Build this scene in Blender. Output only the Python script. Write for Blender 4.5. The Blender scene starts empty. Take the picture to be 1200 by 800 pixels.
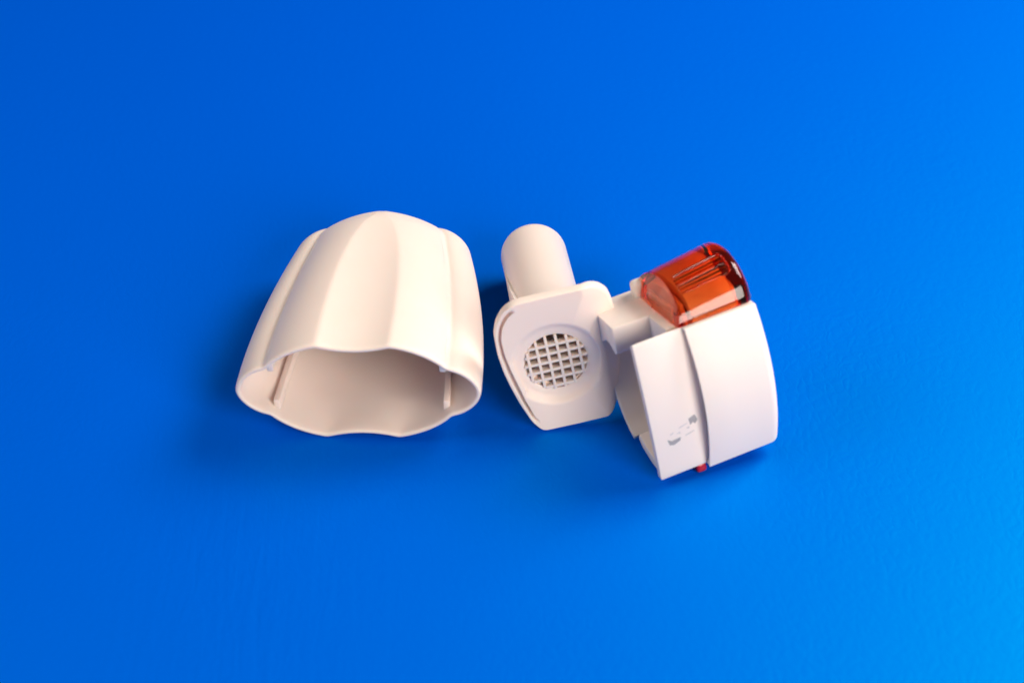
import bpy, bmesh, math, random
import numpy as np
from mathutils import Matrix, Vector

random.seed(4)
MM = 0.001
S = bpy.context.scene
COL = S.collection

# ------------------------------------------------------------------ camera
E = math.radians(43.0)
D = 0.540
cd = bpy.data.cameras.new('camera')
cam = bpy.data.objects.new('camera', cd)
COL.objects.link(cam)
cam.location = (0, -D * math.cos(E), D * math.sin(E))
cam.rotation_euler = (math.pi / 2 - E, 0, 0)
cd.sensor_width = 36
cd.lens = 85
cd.clip_start = 0.01
cd.clip_end = 50
cd.dof.use_dof = True
cd.dof.focus_distance = 0.535
cd.dof.aperture_fstop = 13
S.camera = cam

# ------------------------------------------------------------------ world, lamps, exposure
w = bpy.data.worlds.new('World')
S.world = w
w.use_nodes = True
bg = w.node_tree.nodes['Background']
bg.inputs['Color'].default_value = (1.0, 0.97, 0.95, 1)
bg.inputs['Strength'].default_value = 0.06


def area(name, loc, target, size, power, color, size_y=None):
    l = bpy.data.lights.new(name, 'AREA')
    l.energy = power
    l.color = color
    l.size = size
    if size_y:
        l.shape = 'RECTANGLE'
        l.size_y = size_y
    o = bpy.data.objects.new(name, l)
    COL.objects.link(o)
    o.location = loc
    o.rotation_euler = (Vector(target) - Vector(loc)).to_track_quat('-Z', 'Y').to_euler()
    return o


area('softbox_key', (0.42, 0.23, 0.45), (0.02, 0, 0.01), 0.32, 4.5, (1.0, 0.97, 0.945))
area('softbox_front', (0.46, -0.60, 0.42), (0, 0, 0.01), 0.46, 7.6, (1.0, 0.92, 0.845))
area('softbox_left', (-0.54, -0.06, 0.48), (0, 0, 0.02), 0.40, 2.1, (1.0, 0.94, 0.87))

S.view_settings.view_transform = 'Standard'
S.view_settings.look = 'None'
S.view_settings.gamma = 1
S.view_settings.use_curve_mapping = False
S.view_settings.exposure = 0.0
S.render.engine = 'CYCLES'
S.cycles.use_denoising = True
S.cycles.max_bounces = 16
S.cycles.transmission_bounces = 12
S.cycles.sample_clamp_indirect = 12.0


# ------------------------------------------------------------------ materials
def new_mat(name):
    m = bpy.data.materials.new(name)
    m.use_nodes = True
    nt = m.node_tree
    return m, nt, nt.nodes['Principled BSDF'], nt.nodes, nt.links


def plastic(name, col, rough=0.42, sss=0.3, grain=0.03):
    m, nt, p, N, L = new_mat(name)
    p.inputs['Roughness'].default_value = rough
    p.inputs['IOR'].default_value = 1.46
    p.inputs['Specular IOR Level'].default_value = 0.4
    p.inputs['Subsurface Weight'].default_value = sss
    p.inputs['Subsurface Radius'].default_value = (1.0, 0.5, 0.35)
    p.inputs['Subsurface Scale'].default_value = 0.0014
    tc = N.new('ShaderNodeTexCoord')
    n1 = N.new('ShaderNodeTexNoise')
    n1.inputs['Scale'].default_value = 90
    n1.inputs['Detail'].default_value = 4
    L.new(tc.outputs['Object'], n1.inputs['Vector'])
    mr = N.new('ShaderNodeMixRGB')
    mr.inputs[1].default_value = (*[c * 0.975 for c in col], 1)
    mr.inputs[2].default_value = (*col, 1)
    L.new(n1.outputs['Fac'], mr.inputs[0])
    L.new(mr.outputs[0], p.inputs['Base Color'])
    n2 = N.new('ShaderNodeTexNoise')
    n2.inputs['Scale'].default_value = 2600
    n2.inputs['Detail'].default_value = 3
    L.new(tc.outputs['Object'], n2.inputs['Vector'])
    b = N.new('ShaderNodeBump')
    b.inputs['Strength'].default_value = grain * 4
    b.inputs['Distance'].default_value = 0.00006
    L.new(n2.outputs['Fac'], b.inputs['Height'])
    L.new(b.outputs['Normal'], p.inputs['Normal'])
    rr = N.new('ShaderNodeMapRange')
    rr.inputs[3].default_value = rough - 0.05
    rr.inputs[4].default_value = rough + 0.06
    L.new(n1.outputs['Fac'], rr.inputs[0])
    L.new(rr.outputs[0], p.inputs['Roughness'])
    return m


M_white = plastic('cream_plastic', (0.875, 0.72, 0.63))
M_base = plastic('white_plastic', (0.84, 0.73, 0.66), 0.48)


def amber_mat():
    m, nt, p, N, L = new_mat('amber_plastic')
    p.inputs['Base Color'].default_value = (1.0, 0.80, 0.72, 1)
    p.inputs['Transmission Weight'].default_value = 1.0
    p.inputs['Roughness'].default_value = 0.08
    p.inputs['IOR'].default_value = 1.50
    out = [n for n in N if n.type == 'OUTPUT_MATERIAL'][0]
    v = N.new('ShaderNodeVolumeAbsorption')
    v.inputs['Color'].default_value = (0.992, 0.52, 0.02, 1)
    v.inputs['Density'].default_value = 430
    L.new(v.outputs[0], out.inputs['Volume'])
    return m


M_amber = amber_mat()


def simple(name, col, rough=0.5, metal=0.0):
    m, nt, p, N, L = new_mat(name)
    p.inputs['Roughness'].default_value = rough
    p.inputs['Metallic'].default_value = metal
    tc = N.new('ShaderNodeTexCoord')
    n = N.new('ShaderNodeTexNoise')
    n.inputs['Scale'].default_value = 700
    L.new(tc.outputs['Object'], n.inputs['Vector'])
    mr = N.new('ShaderNodeMixRGB')
    mr.inputs[1].default_value = (*[c * 0.8 for c in col], 1)
    mr.inputs[2].default_value = (*[min(1, c * 1.2) for c in col], 1)
    L.new(n.outputs['Fac'], mr.inputs[0])
    L.new(mr.outputs[0], p.inputs['Base Color'])
    return m


M_ink = simple('faded_grey_ink', (0.33, 0.31, 0.31), 0.6)
M_ink2 = simple('pale_grey_ink', (0.58, 0.54, 0.53), 0.6)
M_red = simple('red_plastic', (0.42, 0.008, 0.02), 0.25)
M_steel = simple('spring_steel', (0.30, 0.27, 0.26), 0.35, 1.0)


def table_mat():
    m, nt, p, N, L = new_mat('blue_leatherette')
    N.remove(p)
    df = N.new('ShaderNodeBsdfDiffuse')
    gl = N.new('ShaderNodeBsdfGlossy')
    gl.inputs['Roughness'].default_value = 0.50
    gl.inputs['Color'].default_value = (0.0, 0.105, 0.055, 1)
    sh = N.new('ShaderNodeAddShader')
    L.new(df.outputs[0], sh.inputs[0])
    L.new(gl.outputs[0], sh.inputs[1])
    L.new(sh.outputs[0], [n for n in N if n.type == 'OUTPUT_MATERIAL'][0].inputs['Surface'])
    tc = N.new('ShaderNodeTexCoord')
    o = tc.outputs['Object']
    # colour: very slight dye variation
    nc = N.new('ShaderNodeTexNoise')
    nc.inputs['Scale'].default_value = 14
    nc.inputs['Detail'].default_value = 5
    L.new(o, nc.inputs['Vector'])
    mc = N.new('ShaderNodeMixRGB')
    mc.inputs[1].default_value = (0.0, 0.062, 0.545, 1)
    mc.inputs[2].default_value = (0.0, 0.068, 0.565, 1)
    L.new(nc.outputs['Fac'], mc.inputs[0])
    L.new(mc.outputs[0], df.inputs['Color'])
    # fine leather grain: warped cells
    wn = N.new('ShaderNodeTexNoise')
    wn.inputs['Scale'].default_value = 260
    wn.inputs['Detail'].default_value = 3
    L.new(o, wn.inputs['Vector'])
    ad = N.new('ShaderNodeVectorMath')
    ad.operation = 'SCALE'
    ad.inputs['Scale'].default_value = 0.004
    L.new(wn.outputs['Color'], ad.inputs[0])
    av = N.new('ShaderNodeVectorMath')
    L.new(o, av.inputs[0])
    L.new(ad.outputs[0], av.inputs[1])
    mp = N.new('ShaderNodeMapping')
    mp.inputs['Scale'].default_value = (1.0, 0.6, 1.0)
    mp.inputs['Rotation'].default_value = (0, 0, 0.35)
    L.new(av.outputs[0], mp.inputs['Vector'])
    vo = N.new('ShaderNodeTexVoronoi')
    vo.feature = 'DISTANCE_TO_EDGE'
    vo.inputs['Scale'].default_value = 430
    L.new(mp.outputs[0], vo.inputs['Vector'])
    cr = N.new('ShaderNodeMapRange')
    cr.inputs[2].default_value = 0.25
    L.new(vo.outputs['Distance'], cr.inputs[0])
    # patches in which the grain is more pronounced
    pn = N.new('ShaderNodeTexNoise')
    pn.inputs['Scale'].default_value = 22
    pn.inputs['Detail'].default_value = 2
    L.new(o, pn.inputs['Vector'])
    pr = N.new('ShaderNodeMapRange')
    pr.inputs[1].default_value = 0.38
    pr.inputs[2].default_value = 0.68
    pr.inputs[3].default_value = 0.5
    L.new(pn.outputs['Fac'], pr.inputs[0])
    gm = N.new('ShaderNodeMath')
    gm.operation = 'MULTIPLY'
    L.new(cr.outputs[0], gm.inputs[0])
    L.new(pr.outputs[0], gm.inputs[1])
    fg = N.new('ShaderNodeTexNoise')
    fg.inputs['Scale'].default_value = 2300
    fg.inputs['Detail'].default_value = 2
    L.new(o, fg.inputs['Vector'])
    b0 = N.new('ShaderNodeBump')
    b0.inputs['Strength'].default_value = 0.3
    b0.inputs['Distance'].default_value = 0.00006
    L.new(fg.outputs['Fac'], b0.inputs['Height'])
    b1 = N.new('ShaderNodeBump')
    L.new(b0.outputs['Normal'], b1.inputs['Normal'])
    b1.inputs['Strength'].default_value = 0.35
    b1.inputs['Distance'].default_value = 0.00005
    L.new(gm.outputs[0], b1.inputs['Height'])
    # long shallow creases running away from the front edge
    wv = N.new('ShaderNodeTexNoise')
    wv.inputs['Scale'].default_value = 1.0
    wv.inputs['Detail'].default_value = 4
    wv.inputs['Distortion'].default_value = 0.6
    m2 = N.new('ShaderNodeMapping')
    m2.inputs['Scale'].default_value = (420, 55, 1)
    m2.inputs['Rotation'].default_value = (0, 0, -0.18)
    L.new(o, m2.inputs['Vector'])
    L.new(m2.outputs[0], wv.inputs['Vector'])
    # the creased patch: a real worn spot at the lower left of the sheet
    ds = N.new('ShaderNodeVectorMath')
    ds.operation = 'DISTANCE'
    m3 = N.new('ShaderNodeMapping')
    m3.inputs['Scale'].default_value = (1.0, 0.5, 1)
    L.new(o, m3.inputs['Vector'])
    L.new(m3.outputs[0], ds.inputs[0])
    ds.inputs[1].default_value = (-0.055, -0.037, 0)
    mk = N.new('ShaderNodeMapRange')
    mk.inputs[1].default_value = 0.034
    mk.inputs[2].default_value = 0.005
    mk.inputs[3].default_value = 0.12
    L.new(ds.outputs['Value'], mk.inputs[0])
    wm = N.new('ShaderNodeMath')
    wm.operation = 'MULTIPLY'
    L.new(wv.outputs['Fac'], wm.inputs[0])
    L.new(mk.outputs[0], wm.inputs[1])
    b2 = N.new('ShaderNodeBump')
    b2.inputs['Strength'].default_value = 0.35
    b2.inputs['Distance'].default_value = 0.00034
    L.new(wm.outputs[0], b2.inputs['Height'])
    L.new(b1.outputs['Normal'], b2.inputs['Normal'])
    L.new(b2.outputs['Normal'], df.inputs['Normal'])
    L.new(b2.outputs['Normal'], gl.inputs['Normal'])
    return m


M_table = table_mat()


# ------------------------------------------------------------------ helpers
def mesh_obj(name, verts, faces, mat, parent=None, sharp=35, bevel=0.0, recalc=True, seg=2):
    """verts in millimetres, local to the parent"""
    me = bpy.data.meshes.new(name)
    me.from_pydata([tuple(float(c) * MM for c in v) for v in verts], [], [tuple(f) for f in faces])
    bm = bmesh.new()
    bm.from_mesh(me)
    bmesh.ops.remove_doubles(bm, verts=bm.verts, dist=1e-7)
    if recalc:
        bmesh.ops.recalc_face_normals(bm, faces=bm.faces)
    if bevel:
        bm.edges.ensure_lookup_table()
        es = [e for e in bm.edges if len(e.link_faces) == 2 and e.calc_face_angle(0) > math.radians(30)]
        bmesh.ops.bevel(bm, geom=es, offset=bevel * MM, segments=seg, profile=0.5, affect='EDGES', clamp_overlap=True)
    bm.to_mesh(me)
    bm.free()
    for p in me.polygons:
        p.use_smooth = True
    me.set_sharp_from_angle(angle=math.radians(sharp))
    me.materials.append(mat)
    o = bpy.data.objects.new(name, me)
    COL.objects.link(o)
    if parent:
        o.parent = parent
    return o


def prism(name, poly, x0, x1, mat, parent, axis='x', bevel=0.25, sharp=35):
    """extrude a closed polygon of (y, z) pairs from x0 to x1 (or of (x, y) pairs along z)"""
    n = len(poly)
    if axis == 'x':
        v = [(x0, a, b) for a, b in poly] + [(x1, a, b) for a, b in poly]
    else:
        v = [(a, b, x0) for a, b in poly] + [(a, b, x1) for a, b in poly]
    f = [tuple(range(n)), tuple(range(2 * n - 1, n - 1, -1))]
    f += [(i, (i + 1) % n, n + (i + 1) % n, n + i) for i in range(n)]
    return mesh_obj(name, v, f, mat, parent, sharp=sharp, bevel=bevel)


def loft(rings, closed_u=True, cap0=False, cap1=False):
    n = len(rings[0])
    v = [p for r in rings for p in r]
    f = []
    for k in range(len(rings) - 1):
        for i in range(n if closed_u else n - 1):
            j = (i + 1) % n
            f.append((k * n + i, k * n + j, (k + 1) * n + j, (k + 1) * n + i))
    if cap0:
        f.append(tuple(range(n - 1, -1, -1)))
    if cap1:
        b = (len(rings) - 1) * n
        f.append(tuple(range(b, b + n)))
    return v, f


def box(cx, cy, cz, sx, sy, sz):
    v = [(cx + a * sx / 2, cy + b * sy / 2, cz + c * sz / 2) for a in (-1, 1) for b in (-1, 1) for c in (-1, 1)]
    f = [(0, 1, 3, 2), (4, 6, 7, 5), (0, 4, 5, 1), (2, 3, 7, 6), (0, 2, 6, 4), (1, 5, 7, 3)]
    return v, f


def thing(name, label, cat, rot, loc):
    o = bpy.data.objects.new(name, None)
    COL.objects.link(o)
    o.empty_display_size = 0.01
    m = Matrix(rot).to_4x4()
    m.translation = Vector(loc) * MM
    o.matrix_world = m
    o['label'] = label
    o['category'] = cat
    return o


def settle(root, dz=0.0):
    """put the lowest vertex of a thing on the table"""
    lo = 1e9
    mw = root.matrix_world

    def walk(o, m):
        nonlocal lo
        for c in o.children:
            mm = m @ c.matrix_basis
            if c.type == 'MESH':
                for v in c.data.vertices:
                    lo = min(lo, (mm @ v.co).z)
            walk(c, mm)
    walk(root, mw)
    print('SETTLE', root.name, lo * 1000)
    m = mw.copy()
    m.translation.z += -lo + dz * MM
    root.matrix_world = m


def rodr(r):
    v = Vector(r)
    return Matrix.Rotation(v.length, 3, v.normalized())


B1 = Matrix(((1, 0, 0), (0, 0, 1), (0, 1, 0)))       # x right, y up, z away   (mirror: mesh normals are recalculated)
B2 = Matrix(((1, 0, 0), (0, 0, -1), (0, 1, 0)))      # x right, y up, z towards the viewer

# ------------------------------------------------------------------ table
tb = mesh_obj('tabletop', [(-900, -700, 0), (900, -700, 0), (900, 1400, 0), (-900, 1400, 0)], [(0, 1, 2, 3)], M_table)
tb['kind'] = 'structure'
tb['label'] = 'smooth bright blue leatherette surface under the three white pieces'


# ------------------------------------------------------------------ cap
def gauss_smooth(P, sig):
    """smooth a closed polyline P (n,2) with a gaussian of sig samples"""
    r = int(3 * sig + 1)
    k = np.exp(-0.5 * (np.arange(-r, r + 1) / sig) ** 2)
    k /= k.sum()
    out = np.zeros_like(P)
    for d, c in zip(range(-r, r + 1), k):
        out += c * np.roll(P, d, axis=0)
    return out


CAP_L, CAP_A, CAP_B = 53.0, 26.2, 12.9


def cap_section(s, inset=0.0, sig=1.5):
    """closed outline (x, y) of the cap at fraction s of its length from the open end"""
    a = CAP_A - 7.9 * s ** 1.9
    b = CAP_B - 2.9 * s ** 1.25
    tr = 7.7 * math.sqrt(max(0.02, 1 - (s / 0.93) ** 2.6)) / a if s < 0.93 else 1.1 / a
    fd = 0.095 * max(0.0, 1 - (s / 0.9) ** 1.7) if s < 0.9 else 0.0        # flute depth
    tg = 0.735 - 0.02 * s
    hg = 0.55 - 0.05 * s
    dip = (0.025 + 0.055 * min(1.0, s / 0.25)) * (1 - 0.3 * s)
    q = []
    for i in range(24):                                   # flute: concave arc up to the ridge
        u = i / 24
        q.append((tr * u, 1 - 0.02 * (1 - u) * 0 - fd * (1 - u * u) ** 1.0))
    p0, p1, p2 = (tr, 1.0), ((tr + tg) / 2 + 0.055, 0.89), (tg, hg)
    for i in range(44):                                   # shoulder: convex down to the groove
        u = i / 44
        q.append(tuple((1 - u) ** 2 * p0[k] + 2 * u * (1 - u) * p1[k] + u * u * p2[k] for k in (0, 1)))
    c0, c1, c2, c3 = (tg, hg - dip), (tg + 0.10, hg - 0.045 + 0.08 * s), (0.985, 0.30), (1.0, 0.0)
    for i in range(32):                                   # end lobe
        u = i / 32
        q.append(tuple((1 - u) ** 3 * c0[k] + 3 * u * (1 - u) ** 2 * c1[k] + 3 * u * u * (1 - u) * c2[k] + u ** 3 * c3[k] for k in (0, 1)))
    q = np.array(q)
    Q = np.concatenate([q, [[1, 0]], (q * [1, -1])[:0:-1], q * [-1, -1], [[-1, 0]], (q * [-1, 1])[:0:-1]])
    Q = gauss_smooth(Q, sig)
    Q = Q * [a, b]
    if inset:
        T = np.roll(Q, -1, 0) - np.roll(Q, 1, 0)
        T /= np.linalg.norm(T, axis=1)[:, None] + 1e-9
        Nn = np.stack([T[:, 1], -T[:, 0]], 1)
        sgn = np.sign((Nn * Q).sum())
        Q = gauss_smooth(Q - sgn * Nn * inset, 1.0)
    return Q


def dome(z, L, d, e=2.6):
    """scale of the section near the closed end (rounded edge of depth d)"""
    if z <= L - d:
        return 1.0
    u = (z - (L - d)) / d
    return max(0.02, 1 - 0.42 * (1 - (1 - u ** e) ** (1 / e)))


cap = thing('fluted_cover', 'large cream fluted cap lying on its side with its wide open end forward', 'cap',
            rodr((-0.058, -0.0595, -0.073)) @ B1, (-32.51, -30.2, 12.5))
rings = []
zs = list(np.linspace(1.0, CAP_L - 6, 56)) + list(CAP_L - 6 + 6 * np.sin(np.linspace(0.06, 1, 22) * math.pi / 2))
TH = 1.0


def ring3(Q, z):
    return [(p[0], p[1], z) for p in Q]


# inner wall from the closed end to the lip, rounded lip, outer wall to the closed end
zi = list(np.linspace(CAP_L - 2.2, 0.7, 40))
for z in zi:
    rings.append(ring3(cap_section(z / CAP_L, TH, 2.2 + 17.0 * min(1.0, max(0.0, (z - 1.2) / 9))) * dome(z, CAP_L - 1.6, 5), z))
for k in range(1, 6):
    an = math.pi * k / 6
    ins = TH / 2 + TH / 2 * math.cos(an)
    rings.append(ring3(cap_section(0.0, ins, 2.0 if k < 3 else 1.5), 0.6 - 0.6 * math.sin(an)))
for z in zs:
    rings.append(ring3(cap_section(z / CAP_L) * dome(z, CAP_L, 6), z))
v, f = loft(rings, cap0=True, cap1=True)
mesh_obj('shell', v, f, M_white, cap, sharp=60)

for sx in (-1, 1):                                        # guide rails inside, along the grooves
    for sy in (-1, 1):
        rr = []
        z0, z1 = (2.6, 47) if sy < 0 else (1.4, 47)
        for z in np.linspace(z0, z1, 14):
            Q = cap_section(z / CAP_L, TH, 2.2)
            xt = sx * (0.70 - 0.06 * z / CAP_L) * (CAP_A - 7.9 * (z / CAP_L) ** 1.9)
            c = Q[(Q[:, 1] * sy > 0)]
            y = c[np.argmin(abs(c[:, 0] - xt)), 1]
            hw, hh = 0.75, 1.9
            rr.append([(xt - hw, y + sy * 0.8, z), (xt + hw, y + sy * 0.8, z), (xt + hw * 0.85, y - sy * hh, z), (xt - hw * 0.85, y - sy * hh, z)])
        v, f = loft(rr, cap0=True, cap1=True)
        mesh_obj('guide_rail', v, f, M_white, cap, bevel=0.15)
settle(cap)

# ------------------------------------------------------------------ mouthpiece
mth = thing('inhaler_mouthpiece', 'cream mouthpiece tube behind an upright plate with a round grid', 'mouthpiece',
            rodr((-0.181, -0.181, 0.135)) @ B1, (11.15, -24.7, 15.68))
GX, GY, GR = -1.8, -0.3, 6.75
half = [(-16.3, 7.3), (-16.0, 7.9), (-13.6, 9.5), (-8, 11.3), (-3.3, 12.4), (0.7, 13.1), (5.3, 13.5), (9.6, 13.3), (12.6, 12.3), (14.9, 10.6), (16.1, 8.7), (16.4, 7.2)]
outl = np.array([(x * 0.94 if abs(y) < 12 else x * 0.97, y) for y, x in half] + [(0, 16.5)] + [(-x, y) for y, x in half[::-1]] + [(0, -16.4)], float)


def radius_at(phi):
    """distance from the grid centre to the plate outline along phi"""
    d = np.array([math.cos(phi), math.sin(phi)])
    c = np.array([GX, GY])
    best = 1e9
    for i in range(len(outl)):
        p, q = outl[i], outl[(i + 1) % len(outl)]
        e = q - p
        den = d[0] * e[1] - d[1] * e[0]
        if abs(den) < 1e-9:
            continue
        r = p - c
        t = (r[0] * e[1] - r[1] * e[0]) / den
        u = (r[0] * d[1] - r[1] * d[0]) / den
        if t > 0 and -1e-9 <= u <= 1 + 1e-9:
            best = min(best, t)
    return best


NP = 288
phis = [2 * math.pi * i / NP for i in range(NP)]
Rad = np.array([radius_at(p) for p in phis])
k = np.exp(-0.5 * (np.arange(-6, 7) / 1.6) ** 2)
k /= k.sum()
Rad = sum(c * np.roll(Rad, d) for d, c in zip(range(-6, 7), k))
PT = 2.6                                                  # plate thickness
prof = []                                                 # rings of (radius function, z) from the back of the hole over the front to the back


def plate_ring(fr, z):
    out = []
    for i, p in enumerate(phis):
        r = fr(i, p)
        zz = z(i, p) if callable(z) else z
        x = GX + r * math.cos(p)
        zz += 0.52 * (math.hypot(max(0.0, x - 6.5) + 0.5, 0.5) - 0.707) if x > 6.5 else 0.0     # the hinge side bends back
        out.append((x, GY + r * math.sin(p), zz))
    return out


def groove(i, p):
    x, y = GX + Rad[i] * math.cos(p), GY + Rad[i] * math.sin(p)
    side = min(1.0, max(0.0, (-x - 8.6) / 1.6))
    return side


DR = 10.2
dd = 1.3
R_ = []
R_.append(plate_ring(lambda i, p: GR, PT))
R_.append(plate_ring(lambda i, p: GR, dd + 0.1))
R_.append(plate_ring(lambda i, p: GR + 0.15, dd))
R_.append(plate_ring(lambda i, p: GR + 1.2, dd * 0.92))
R_.append(plate_ring(lambda i, p: GR + 2.4, dd * 0.62))
R_.append(plate_ring(lambda i, p: min(DR, Rad[i] - 1.95) - 0.6, 0.22))
R_.append(plate_ring(lambda i, p: min(DR, Rad[i] - 1.95), 0.03))
R_.append(plate_ring(lambda i, p: min(DR + 0.2, Rad[i] - 1.85), 0.0))
R_.append(plate_ring(lambda i, p: Rad[i] - 1.75, 0.0))
R_.append(plate_ring(lambda i, p: Rad[i] - 1.6, 0.0))
R_.append(plate_ring(lambda i, p: Rad[i] - 1.5, lambda i, p: 1.35 * groove(i, p)))
R_.append(plate_ring(lambda i, p: Rad[i] - 0.85, lambda i, p: 1.35 * groove(i, p)))
R_.append(plate_ring(lambda i, p: Rad[i] - 0.8, lambda i, p: 0.2 * groove(i, p)))
R_.append(plate_ring(lambda i, p: Rad[i] - 0.65, lambda i, p: 0.08 * groove(i, p)))
R_.append(plate_ring(lambda i, p: Rad[i] - 0.16, lambda i, p: 0.08 * groove(i, p)))
R_.append(plate_ring(lambda i, p: Rad[i], 0.2))
R_.append(plate_ring(lambda i, p: Rad[i], PT - 0.3))
R_.append(plate_ring(lambda i, p: Rad[i] - 0.3, PT))
R_.append(plate_ring(lambda i, p: GR, PT))
v, f = loft(R_)
plate = mesh_obj('plate', v, f, M_white, mth, sharp=40)

# tube: hollow, rounded far end
TL, TR = 50.2, 7.45
n = 96


def circ(r, z, ox=-0.9):
    return [(ox + r * math.cos(2 * math.pi * i / n), r * math.sin(2 * math.pi * i / n), z) for i in range(n)]


tr_ = [circ(TR, PT - 0.2), circ(TR, PT + 8), circ(TR, TL - 4.6)]
for kk in range(1, 8):
    a = math.pi / 2 * kk / 7
    tr_.append(circ(TR - 5.0 + 5.0 * math.cos(a), TL - 4.6 + 4.6 * math.sin(a)))
tr_ += [circ(TR - 5.2, TL), circ(TR - 5.3, TL - 0.4), circ(TR - 1.3, TL - 8), circ(TR - 0.9, PT - 0.2)]
v, f = loft(tr_)
f += [(len(tr_) * n - n + i, len(tr_) * n - n + (i + 1) % n, (i + 1) % n, i) for i in range(n)]
mesh_obj('tube', v, f, M_white, mth, sharp=50)


# buttress on the side of the tube, widening towards the plate
def on_tube(ang, r, z):
    a = math.radians(ang)
    return (-0.9 + r * math.cos(a), r * math.sin(a), z)


br = []
for z in np.linspace(PT - 0.1, 40, 14):
    q = (40 - z) / 22
    w1, w0 = 168, 167 - 30 * q
    br.append([on_tube(w0 - 1, TR - 0.4, z), on_tube(w0, TR + 0.05 + 1.15 * q, z), on_tube(w1, TR + 0.05 + 0.5 * q, z), on_tube(w1 + 1, TR - 0.4, z)])
v, f = loft(br, cap0=True, cap1=True)
mesh_obj('buttress', v, f, M_white, mth, bevel=0.12)

# lattice in the round opening
gr = [[(GX + r * math.cos(p), GY + r * math.sin(p), z) for p in phis[::3]] for r, z in
      ((GR + 0.05, 2.0), (GR - 0.25, 2.0), (GR - 0.3, 2.1), (GR - 0.3, 2.7), (GR + 0.05, 2.7))]
v, f = loft(gr)
m_ = len(gr[0])
f += [(4 * m_ + i, 4 * m_ + (i + 1) % m_, (i + 1) % m_, i) for i in range(m_)]
screen = mesh_obj('grid_ring', v, f, M_white, plate, sharp=40)
PX, PY = 2.2, 2.04
for i in range(-4, 5):
    x = (i + 0.42) * PX
    if abs(x) < GR - 0.5:
        h = math.sqrt((GR - 0.02) ** 2 - x * x)
        v, f = box(GX + x, GY, 1.78, 0.60, 2 * h, 1.7)
        mesh_obj('grid_bar', v, f, M_white, plate, bevel=0.08)
for j in range(-4, 5):
    y = (j + 0.12) * PY
    if abs(y) < GR - 0.5:
        h = math.sqrt((GR - 0.02) ** 2 - y * y)
        v, f = box(GX, GY + y, 1.81, 2 * h, 0.60, 1.7)
        mesh_obj('grid_bar', v, f, M_white, plate, bevel=0.08)
settle(mth)

# ------------------------------------------------------------------ base with the amber button
bs = thing('inhaler', 'white hollow inhaler body with a translucent amber ribbed button on top', 'inhaler',
           rodr((-0.316, -0.136, 0.421)) @ B2, (24.95, -31.1, 12.13))


def arc_front(z_edge, sag, y0, y1, nn=28):
    """points (y, z) along the bulging front from y0 to y1"""
    out = []
    for i in range(nn + 1):
        y = y0 + (y1 - y0) * i / nn
        out.append((y, z_edge + sag * (1 - (y / 16.5) ** 2)))
    return out


GRD = math.tan(math.radians(19.2))


def low(z, off=0.0):
    """height of the flat underside at depth z: it lies along the table"""
    return -16.3 + (9.9 - z) * GRD + off


# cover: the wide wrap-around band with the rounded far end
cov = arc_front(11.2, 3.7, -16.55, 16.4)
cov += [(16.4, -11.3)]
cov += [(12, -11.9), (4, -12.0), (-3, -11.2)]
cov += [(low(-10.2) , -9.6), (low(-7), -7)]
P2 = [np.array(c) for c in cov]
cen = np.array([0.0, -0.5])


def inset_poly(P, d):
    P = np.array(P)
    T = np.roll(P, -1, 0) - np.roll(P, 1, 0)
    T /= np.linalg.norm(T, axis=1)[:, None]
    Nn = np.stack([-T[:, 1], T[:, 0]], 1)
    if ((cen - P) * Nn).sum() < 0:
        Nn = -Nn
    return P + Nn * d


rr = []
XS, XE = 10.1, 27.3
rr.append([(XS + 1.2, a, b) for a, b in inset_poly(cov, 3.0)])
rr.append([(XS + 0.5, a, b) for a, b in inset_poly(cov, 1.2)])
rr.append([(XS, a, b) for a, b in inset_poly(cov, 0.3)])
rr.append([(XS + 0.08, a, b) for a, b in inset_poly(cov, 0.08)])
rr.append([(XS + 0.3, a, b) for a, b in cov])
rr.append([(XS + 6, a, b) for a, b in cov])
rr.append([(XE - 2.4, a, b) for a, b in cov])
mid = np.array([0.5, -0.5])
for kk in range(1, 9):
    an = math.pi / 2 * kk / 8
    c_ = 1 - math.cos(an)
    rr.append([(XE - 2.4 + 2.4 * math.sin(an), mid[0] + (a - mid[0]) * (1 - 0.09 * c_), mid[1] + (b - mid[1]) * (1 - 0.16 * c_)) for a, b in cov])
rr.append([(XE + 0.15, mid[0] + (a - mid[0]) * 0.6, mid[1] + (b - mid[1]) * 0.55) for a, b in cov])
v, f = loft(rr, cap0=True, cap1=True)
mesh_obj('cover', v, f, M_base, bs, sharp=38)

# front panel: the narrower section beside the cover
fo = arc_front(9.9, 1.9, -16.1, 16.5)
fi = arc_front(8.3, 1.9, -15.6, 15.6)[::-1]
pan = fo + fi
n_ = len(pan)
rings = []
for x in (0, 1):
    rings.append([(((-0.9 - 0.5 * (1 - (a / 16.4) ** 2) - 0.35 * a / 16.4) if x == 0 else 11.2), a, b) for a, b in pan])
v, f = loft(rings)
for r0 in (0, n_):                                        # end faces as quads strips
    for i in range(len(fo) - 1):
        f.append((r0 + i, r0 + i + 1, r0 + n_ - 2 - i, r0 + n_ - 1 - i))
panel = mesh_obj('front_panel', v, f, M_base, bs, sharp=40, bevel=0.22)

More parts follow.
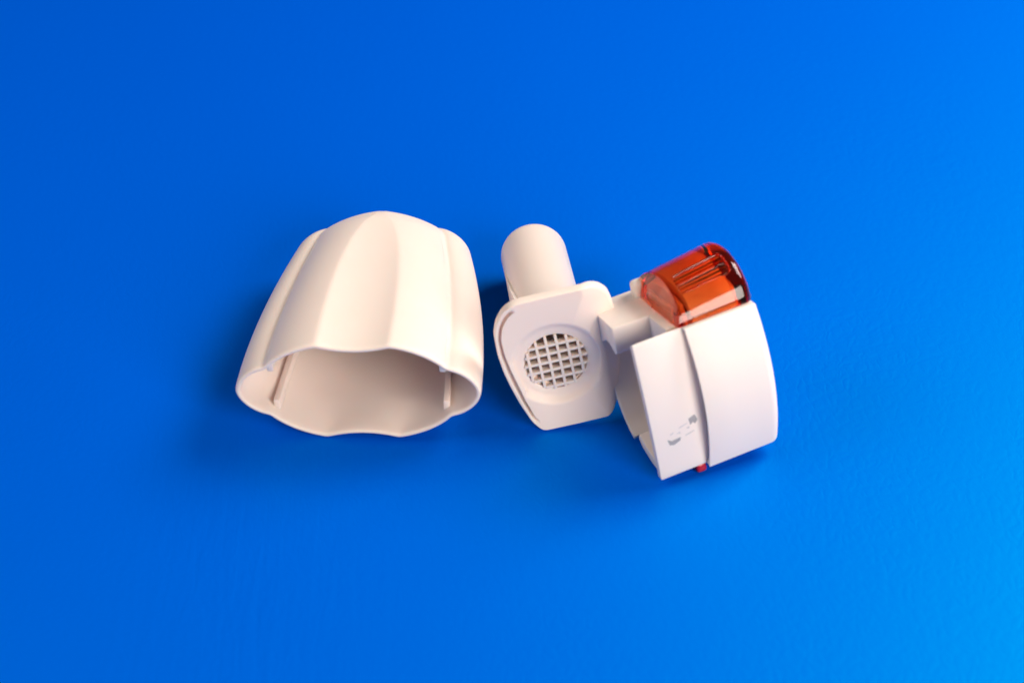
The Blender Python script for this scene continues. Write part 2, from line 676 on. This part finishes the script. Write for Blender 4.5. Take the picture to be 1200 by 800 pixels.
# back wall and underside of the open chamber
path = [(15.6, -13.3), (12, -13.0), (8, -12.4), (4, -11.7), (0, -10.9), (-3, -10.0), (-6, -8.4), (-8.6, -7.0), (-10.8, -5.2), (-12.2, -3.2)]
P = np.array(path)
T = np.gradient(P, axis=0)
T /= np.linalg.norm(T, axis=1)[:, None]
Nn = np.stack([-T[:, 1], T[:, 0]], 1)
if ((cen - P) * Nn).sum() < 0:
    Nn = -Nn
Pi = P + Nn * 1.25
x0s = [0.0, 0.0, 0.0, 0.0, 0.0, 0.0, 0.0, 0.0, 0.0, 0.0]
ro = [(x, a, b) for x, (a, b) in zip(x0s, P)]
ri = [(x, a, b) for x, (a, b) in zip(x0s, Pi)]
eo = [(11.0, a, b) for a, b in P]
ei = [(11.0, a, b) for a, b in Pi]
nn = len(P)
v = ro + ri + eo + ei
f = []
for i in range(nn - 1):
    f += [(i, i + 1, nn + i + 1, nn + i), (2 * nn + i, 2 * nn + i + 1, i + 1, i), (nn + i, nn + i + 1, 3 * nn + i + 1, 3 * nn + i), (3 * nn + i, 3 * nn + i + 1, 2 * nn + i + 1, 2 * nn + i)]
for e in (0, nn - 1):
    f.append((e, nn + e, 3 * nn + e, 2 * nn + e))
mesh_obj('chamber_wall', v, f, M_base, bs, sharp=45, bevel=0.2)

prism('chamber_lip', [(-9.9, -0.6), (-11.2, -1.2), (-12.9, 0.2), (-15.0, 4.2), (-16.0, 8.35), (-13.9, 8.35), (-12.4, 4.0)], 0.3, 11.0, M_base, bs, bevel=0.2)
# hinge block: half-depth shoulder at the top of the chamber
blk = [(16.35, 0.0), (16.7, -5), (16.9, -12.6), (13.4, -13.2), (10.8, -11.8), (10.0, -9.4), (10.5, -7.2), (11.6, -5.2), (11.5, -3.4), (10.4, -1.9), (9.8, -0.9), (10.6, 0.0)]
prism('hinge_block', blk, -1.2, 10.6, M_base, bs, bevel=0.3)
# shoulder that carries the button, closes the gap behind the front panel
prism('shoulder', [(16.2, 8.2), (16.3, -10.4), (9, -10.2), (8.5, 8.3)], 7.2, 11.2, M_base, bs, bevel=0.25)
# small rounded nub behind the block
v, f = box(10.2, 18.0, -9.4, 3.8, 4.4, 3.0)
mesh_obj('hinge_nub', v, f, M_base, bs, bevel=0.9, seg=3)

# amber button: solid half barrel moulded over a white core with a recessed ribbed grip
YC, ZC, RY, RZ = 16.55, -0.5, 9.5, 10.8
X0, X1 = 9.2, 27.0


def btn_pt(th, x, off):
    """th: angle from the crown towards the viewer"""
    return (x, YC + (RY - 2.3 * (26.5 - x) / 17.0 + off) * math.cos(th), ZC + (RZ + off) * math.sin(th))


def smooth(a, b, t):
    t = min(1, max(0, (t - a) / (b - a)))
    return t * t * (3 - 2 * t)


def grip(x, s):
    """depth profile of the ribbed pad; s is the arc position in mm from the crown"""
    x0, x1, s0, s1, rc = 12.2, 24.4, 2.2, 8.3, 1.5
    cx, cs = (x0 + x1) / 2, (s0 + s1) / 2
    qx, qs = abs(x - cx) - (x1 - x0) / 2 + rc, abs(s - cs) - (s1 - s0) / 2 + rc
    d = min(max(qx, qs), 0) + math.hypot(max(qx, 0), max(qs, 0)) - rc
    m = smooth(0.12, -0.22, d)
    rib = 0.5 + 0.5 * math.cos(2 * math.pi * (s - s0) / ((s1 - s0) / 6.0))
    return m * (-0.75 + 0.62 * smooth(0.2, 0.8, rib))


outer = []
NX, NT = 150, 210
xs = np.linspace(X0, X1, NX)
for x in xs:
    ring = []
    # rounded far end, small edge at the near end
    off = 0.0
    if x > X1 - 2.2:
        u = (x - (X1 - 2.2)) / 2.2
        off = -2.2 * (1 - math.sqrt(max(0, 1 - u * u)))
    if x < X0 + 0.35:
        u = (X0 + 0.35 - x) / 0.35
        off = -0.35 * (1 - math.sqrt(max(0, 1 - u * u)))
    for t in range(NT + 1):
        th = -math.pi / 2 + math.pi * t / NT
        s = th * (RY + RZ) / 2
        px, py, pz = btn_pt(th, x, off + grip(x, s))
        # the near end face leans back towards the crown
        ring.append((px + 1.9 * math.cos(th) * max(0.0, 1 - (x - X0) / 5.0), py, pz))
    outer.append(ring)
v, f = loft(outer, closed_u=False)
nr = NT + 1
f.append(tuple(range(nr)))
f.append(tuple(range((NX - 1) * nr + nr - 1, (NX - 1) * nr - 1, -1)))
f.append(tuple([k_ * nr for k_ in range(NX)] + [k_ * nr + NT for k_ in range(NX - 1, -1, -1)]))
btn = mesh_obj('push_button', v, f, M_amber, bs, sharp=50)
# what shows through it: the white core, its two ribs and the piercing spring
ci = [(16.6, 7.4), (18.3, 6.9), (19.7, 5.0), (20.5, 2.2), (20.7, -0.5), (20.5, -3.2), (19.7, -6.0), (18.3, -7.9), (16.6, -8.4)]
core = prism('button_core', ci, 13.4, 23.6, M_base, btn, bevel=0.4)
for x in (12.5, 24.2):
    v, f = box(x, 17.4, -0.5, 0.8, 1.8, 11)
    mesh_obj('core_rib', v, f, M_base, btn, bevel=0.1)

# the second button, pressed in: only a red corner peeps out under the front panel
v, f = box(8.9, -16.75, 9.0, 2.3, 2.2, 2.2)
mesh_obj('lower_button', v, f, M_red, bs, bevel=0.6, seg=3)


# faded print on the front panel
def print_mark(pts, mat):
    def zf(y):
        return 9.9 + 1.9 * (1 - (y / 16.5) ** 2) + 0.03
    v = [(x, y, zf(y)) for x, y in pts] + [(x, y, zf(y) - 0.06) for x, y in pts]
    k_ = len(pts)
    f = [tuple(range(k_)), tuple(range(2 * k_ - 1, k_ - 1, -1))] + [(i, (i + 1) % k_, k_ + (i + 1) % k_, k_ + i) for i in range(k_)]
    mesh_obj('print_mark', v, f, mat, panel, sharp=30)


print_mark([(1.8, -6.5), (2.8, -7.2), (3.4, -7.1), (4.9, -7.0), (4.7, -7.7), (3.2, -8.3), (2.2, -8.0)], M_ink)
print_mark([(6.0, -6.9), (8.1, -6.5), (8.1, -6.75), (6.0, -7.2)], M_ink2)
print_mark([(7.2, -3.4), (8.7, -2.9), (9.2, -4.3), (8.5, -5.1), (8.1, -4.5), (7.4, -5.0)], M_ink)
print_mark([(4.8, -4.6), (6.8, -4.2), (6.8, -4.4), (4.8, -4.85)], M_ink2)
print_mark([(2.6, -5.5), (3.5, -5.2), (3.4, -5.5), (2.6, -5.75)], M_ink2)
print_mark([(4.0, -5.9), (4.9, -5.6), (5.0, -6.3), (4.7, -6.0)], M_ink2)
print_mark([(6.5, -5.3), (7.2, -5.2), (7.1, -5.6), (6.6, -5.6)], M_ink2)
settle(bs)
